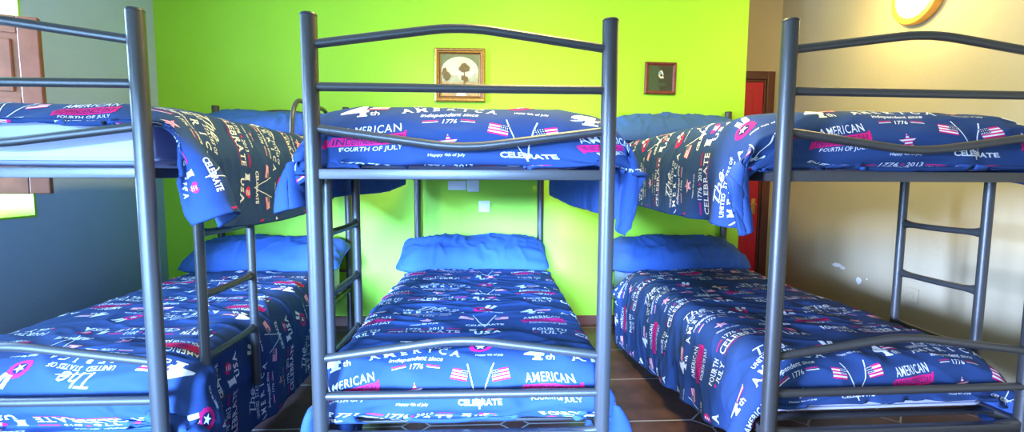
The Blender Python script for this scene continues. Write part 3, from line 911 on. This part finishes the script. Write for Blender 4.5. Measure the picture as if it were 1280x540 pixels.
def small_picture():
    rng = random.Random(9)
    w = h = .243
    root = empty('framed_picture', (1.266, YG, 1.952))
    root.rotation_euler = (0, math.radians(.8), 0)
    tag(root, 'small square dark picture in a red-brown frame on the lime wall', 'picture')
    bm = frame_mesh(w, h, [(0, 0), (0, .018), (.006, .024), (.014, .022), (.020, .016), (.026, .012)], [0, 0, 0, 0, 0])
    link('frame', mesh_from_bm(bm, 'dark_frame', M['redbrown'], smooth=False), root)
    pm = [mat('picture_dark', (.022, .026, .014), .5, 0, .5, 25), mat('picture_moss', (.035, .065, .02), .6, 0, .7, 90), mat('picture_pale', (.62, .60, .42), .6, 0, .3, 90), mat('picture_blue', (.20, .36, .42), .6, 0, .2, 60)]
    a = w / 2 - .024
    P = [([(-a, -a), (a, -a), (a, a), (-a, a)], 0), ([(-a, -a), (.0, -a), (-.015, -.02), (.0, .06), (-.02, a), (-a, a)], 1),
         (blob(.004, .030, .020, .030, rng), 2), (blob(.006, .022, .010, .014, rng), 0), (blob(-.004, .040, .012, .013, rng), 3), (blob(.010, .006, .018, .008, rng), 2), (blob(.015, -.045, .03, .012, rng), 1)]
    flat_art('painting', P, pm, root, .012)
small_picture()

def plate(name, x, z, w, h, label, cat, rocker):
    root = empty(name, (x, YG + .001, z)); tag(root, label, cat)
    bm = bmesh.new(); box(bm, (-w / 2, -.012, -h / 2), (w / 2, 0, h / 2), .004, 3)
    link('cover_plate', mesh_from_bm(bm, 'cover_plate', M['plate'], smooth=False), root)
    bm = bmesh.new()
    if rocker:
        box(bm, (-w * .26, -.017, -h * .26), (w * .26, -.010, h * .26), .002)
        link('rocker', mesh_from_bm(bm, 'rocker', M['plate'], smooth=False), root)
    else:
        box(bm, (-w / 2 + .008, -.0145, -h / 2 + .008), (w / 2 - .008, -.010, h / 2 - .008), .002)
        link('lid', mesh_from_bm(bm, 'lid', M['plate'], smooth=False), root)
    return root
plate('light_switch', -.095, .953, .086, .088, 'small white square light switch on the lime wall above the middle pillow', 'switch', True)
plate('junction_box', -.307, 1.117, .142, .072, 'wide white junction box on the lime wall under the middle top bunk', 'junction box', False)
plate('junction_box', -.182, 1.114, .094, .092, 'square white junction box right of the wide one under the middle top bunk', 'junction box', False)

# socket low on the right wall and chips in its plaster
root = empty('wall_socket', (XR, 2.70, .495), 0); tag(root, 'pale square socket plate low on the cream wall behind the right bunk ladder', 'socket')
bm = bmesh.new(); box(bm, (-.010, -.045, -.042), (0, .045, .042), .003)
link('cover_plate', mesh_from_bm(bm, 'cover_plate', M['cream_paint'], smooth=False), root)
bm = bmesh.new(); lathe(bm, [(.022, 0), (.022, .003), (.019, .0035), (.018, .001)], 24, Vector((-1, 0, 0)), Vector((-.010, 0, 0)))
link('socket_well', mesh_from_bm(bm, 'socket_well', M['cream_paint']), root)
rng = random.Random(2)
bm = bmesh.new()
for cy, cz, ry, rz in ((3.33, .553, .05, .016), (3.28, .545, .022, .010), (3.12, .487, .020, .026), (3.05, .512, .006, .006)):
    pts = blob(cy, cz, ry, rz, rng, 14, .3)
    vs = [bm.verts.new((XR - .0015, y, z)) for y, z in pts]; vs2 = [bm.verts.new((XR + .01, y, z)) for y, z in pts]
    bm.faces.new(vs)
    for i in range(len(vs)): bm.faces.new((vs[i], vs2[i], vs2[(i + 1) % len(vs)], vs[(i + 1) % len(vs)]))
o = link('trim_2', mesh_from_bm(bm, 'plaster_chips', M['chip'], smooth=False)); o['kind'] = 'structure'

# wall lamp
root = empty('wall_lamp', (XR, 2.79, 2.262)); tag(root, 'round lit wall lamp with an amber ring high on the cream wall', 'lamp')
ax = Vector((-1, 0, 0))
bm = bmesh.new(); lathe(bm, [(.150, 0), (.160, .004), (.162, .045), (.155, .055), (.128, .058), (.122, .050), (.120, .02)], 56, ax)
link('lamp_ring', mesh_from_bm(bm, 'lamp_ring', M['lamp_ring']), root)
bm = bmesh.new(); lathe(bm, [(.121, .03), (.121, .052)] + [(.121 * math.cos(a), .052 + .035 * math.sin(a)) for a in np.linspace(0, PI / 2, 10)[1:-1]] + [(.004, .087)], 56, ax)
link('lamp_glass', mesh_from_bm(bm, 'lamp_glass', M['glass_glow']), root)

# ------------------------------------------------------------------ light
def area(name, loc, target, sx, sy, power, col, spread=PI):
    l = bpy.data.lights.new(name, 'AREA'); l.shape = 'RECTANGLE'; l.size = sx; l.size_y = sy; l.energy = power; l.color = col; l.spread = spread
    o = bpy.data.objects.new(name, l); COL.objects.link(o); o.location = loc
    o.rotation_euler = (Vector(target) - Vector(loc)).to_track_quat('-Z', 'Y').to_euler()
    return o
area('daylight_balcony_window', (XL - LW + .09, (VY0 + VY1) / 2, (VZ0 + VZ1) / 2), (0, (VY0 + VY1) / 2, (VZ0 + VZ1) / 2), VY1 - VY0 - .1, VZ1 - VZ0 - .1, 200, (.30, .58, 1.))
area('daylight_front_window', ((BX0 + BX1) / 2, YB - .025, (BZ0 + BZ1) / 2), ((BX0 + BX1) / 2, 1, (BZ0 + BZ1) / 2), BX1 - BX0 - .1, BZ1 - BZ0 - .1, 50, (.30, .60, 1.))
area('daylight_side_window', (XL - LW + .09, (WY0 + WY1) / 2, (WZ0 + WZ1) / 2), (0, (WY0 + WY1) / 2, (WZ0 + WZ1) / 2), WY1 - WY0 - .1, WZ1 - WZ0 - .1, 90, (.36, .62, 1.))
l = bpy.data.lights.new('wall_lamp_bulb', 'POINT'); l.energy = 22; l.color = (1, .74, .24); l.shadow_soft_size = .10
o = bpy.data.objects.new('wall_lamp_bulb', l); COL.objects.link(o); o.location = (XR - .32, 2.79, 2.262)
area('ceiling_lamp', (.3, 2.0, ZC - .05), (.3, 2.0, 0), .5, .5, 80, (1, .82, .25))

l = bpy.data.lights.new('low_fill_sun', 'SUN'); l.energy = 36; l.color = (.24, .48, 1.); l.angle = math.radians(14)  # added blue sun, brightens the lower bunks more than the upper ones
o = bpy.data.objects.new('low_fill_sun', l); COL.objects.link(o); o.location = (-1.2, -2.5, 1.5)
o.rotation_euler = Vector((.16, 1, -.19)).to_track_quat('-Z', 'Y').to_euler()
l = bpy.data.lights.new('side_fill_sun', 'SUN'); l.energy = 13; l.color = (.38, .54, 1.); l.angle = math.radians(10)  # second sun added from another direction to light the right wall's lower part
o = bpy.data.objects.new('side_fill_sun', l); COL.objects.link(o); o.location = (-4, -1, 1.5)
o.rotation_euler = Vector((1, .52, -.10)).to_track_quat('-Z', 'Y').to_euler()
w = bpy.data.worlds.new('World'); S.world = w; w.use_nodes = True
bg = w.node_tree.nodes['Background']; bg.inputs[0].default_value = (.55, .75, 1, 1); bg.inputs[1].default_value = .3

# ------------------------------------------------------------------ camera
cam = bpy.data.cameras.new('Camera'); co = bpy.data.objects.new('Camera', cam); COL.objects.link(co)
F, PITCH, YAW, ROLL = 588.87, .0873, .0331, .0052
cam.sensor_fit = 'HORIZONTAL'; cam.sensor_width = 36; cam.lens = F / 1280 * 36; cam.clip_start = .02
d = Vector((math.sin(YAW) * math.cos(PITCH), math.cos(YAW) * math.cos(PITCH), -math.sin(PITCH)))
q = d.to_track_quat('-Z', 'Y')
co.rotation_mode = 'QUATERNION'
co.rotation_quaternion = q @ Matrix.Rotation(ROLL, 3, 'Z').to_quaternion()
co.location = (0, 0, 1.2016)
S.camera = co

vs = S.view_settings
S.display_settings.display_device = 'sRGB'
vs.view_transform = 'Standard'; vs.look = 'None'; vs.exposure = 0.25; vs.gamma = 1; vs.use_curve_mapping = False
S.cycles.use_denoising = True
S.cycles.max_bounces = 8; S.cycles.diffuse_bounces = 6
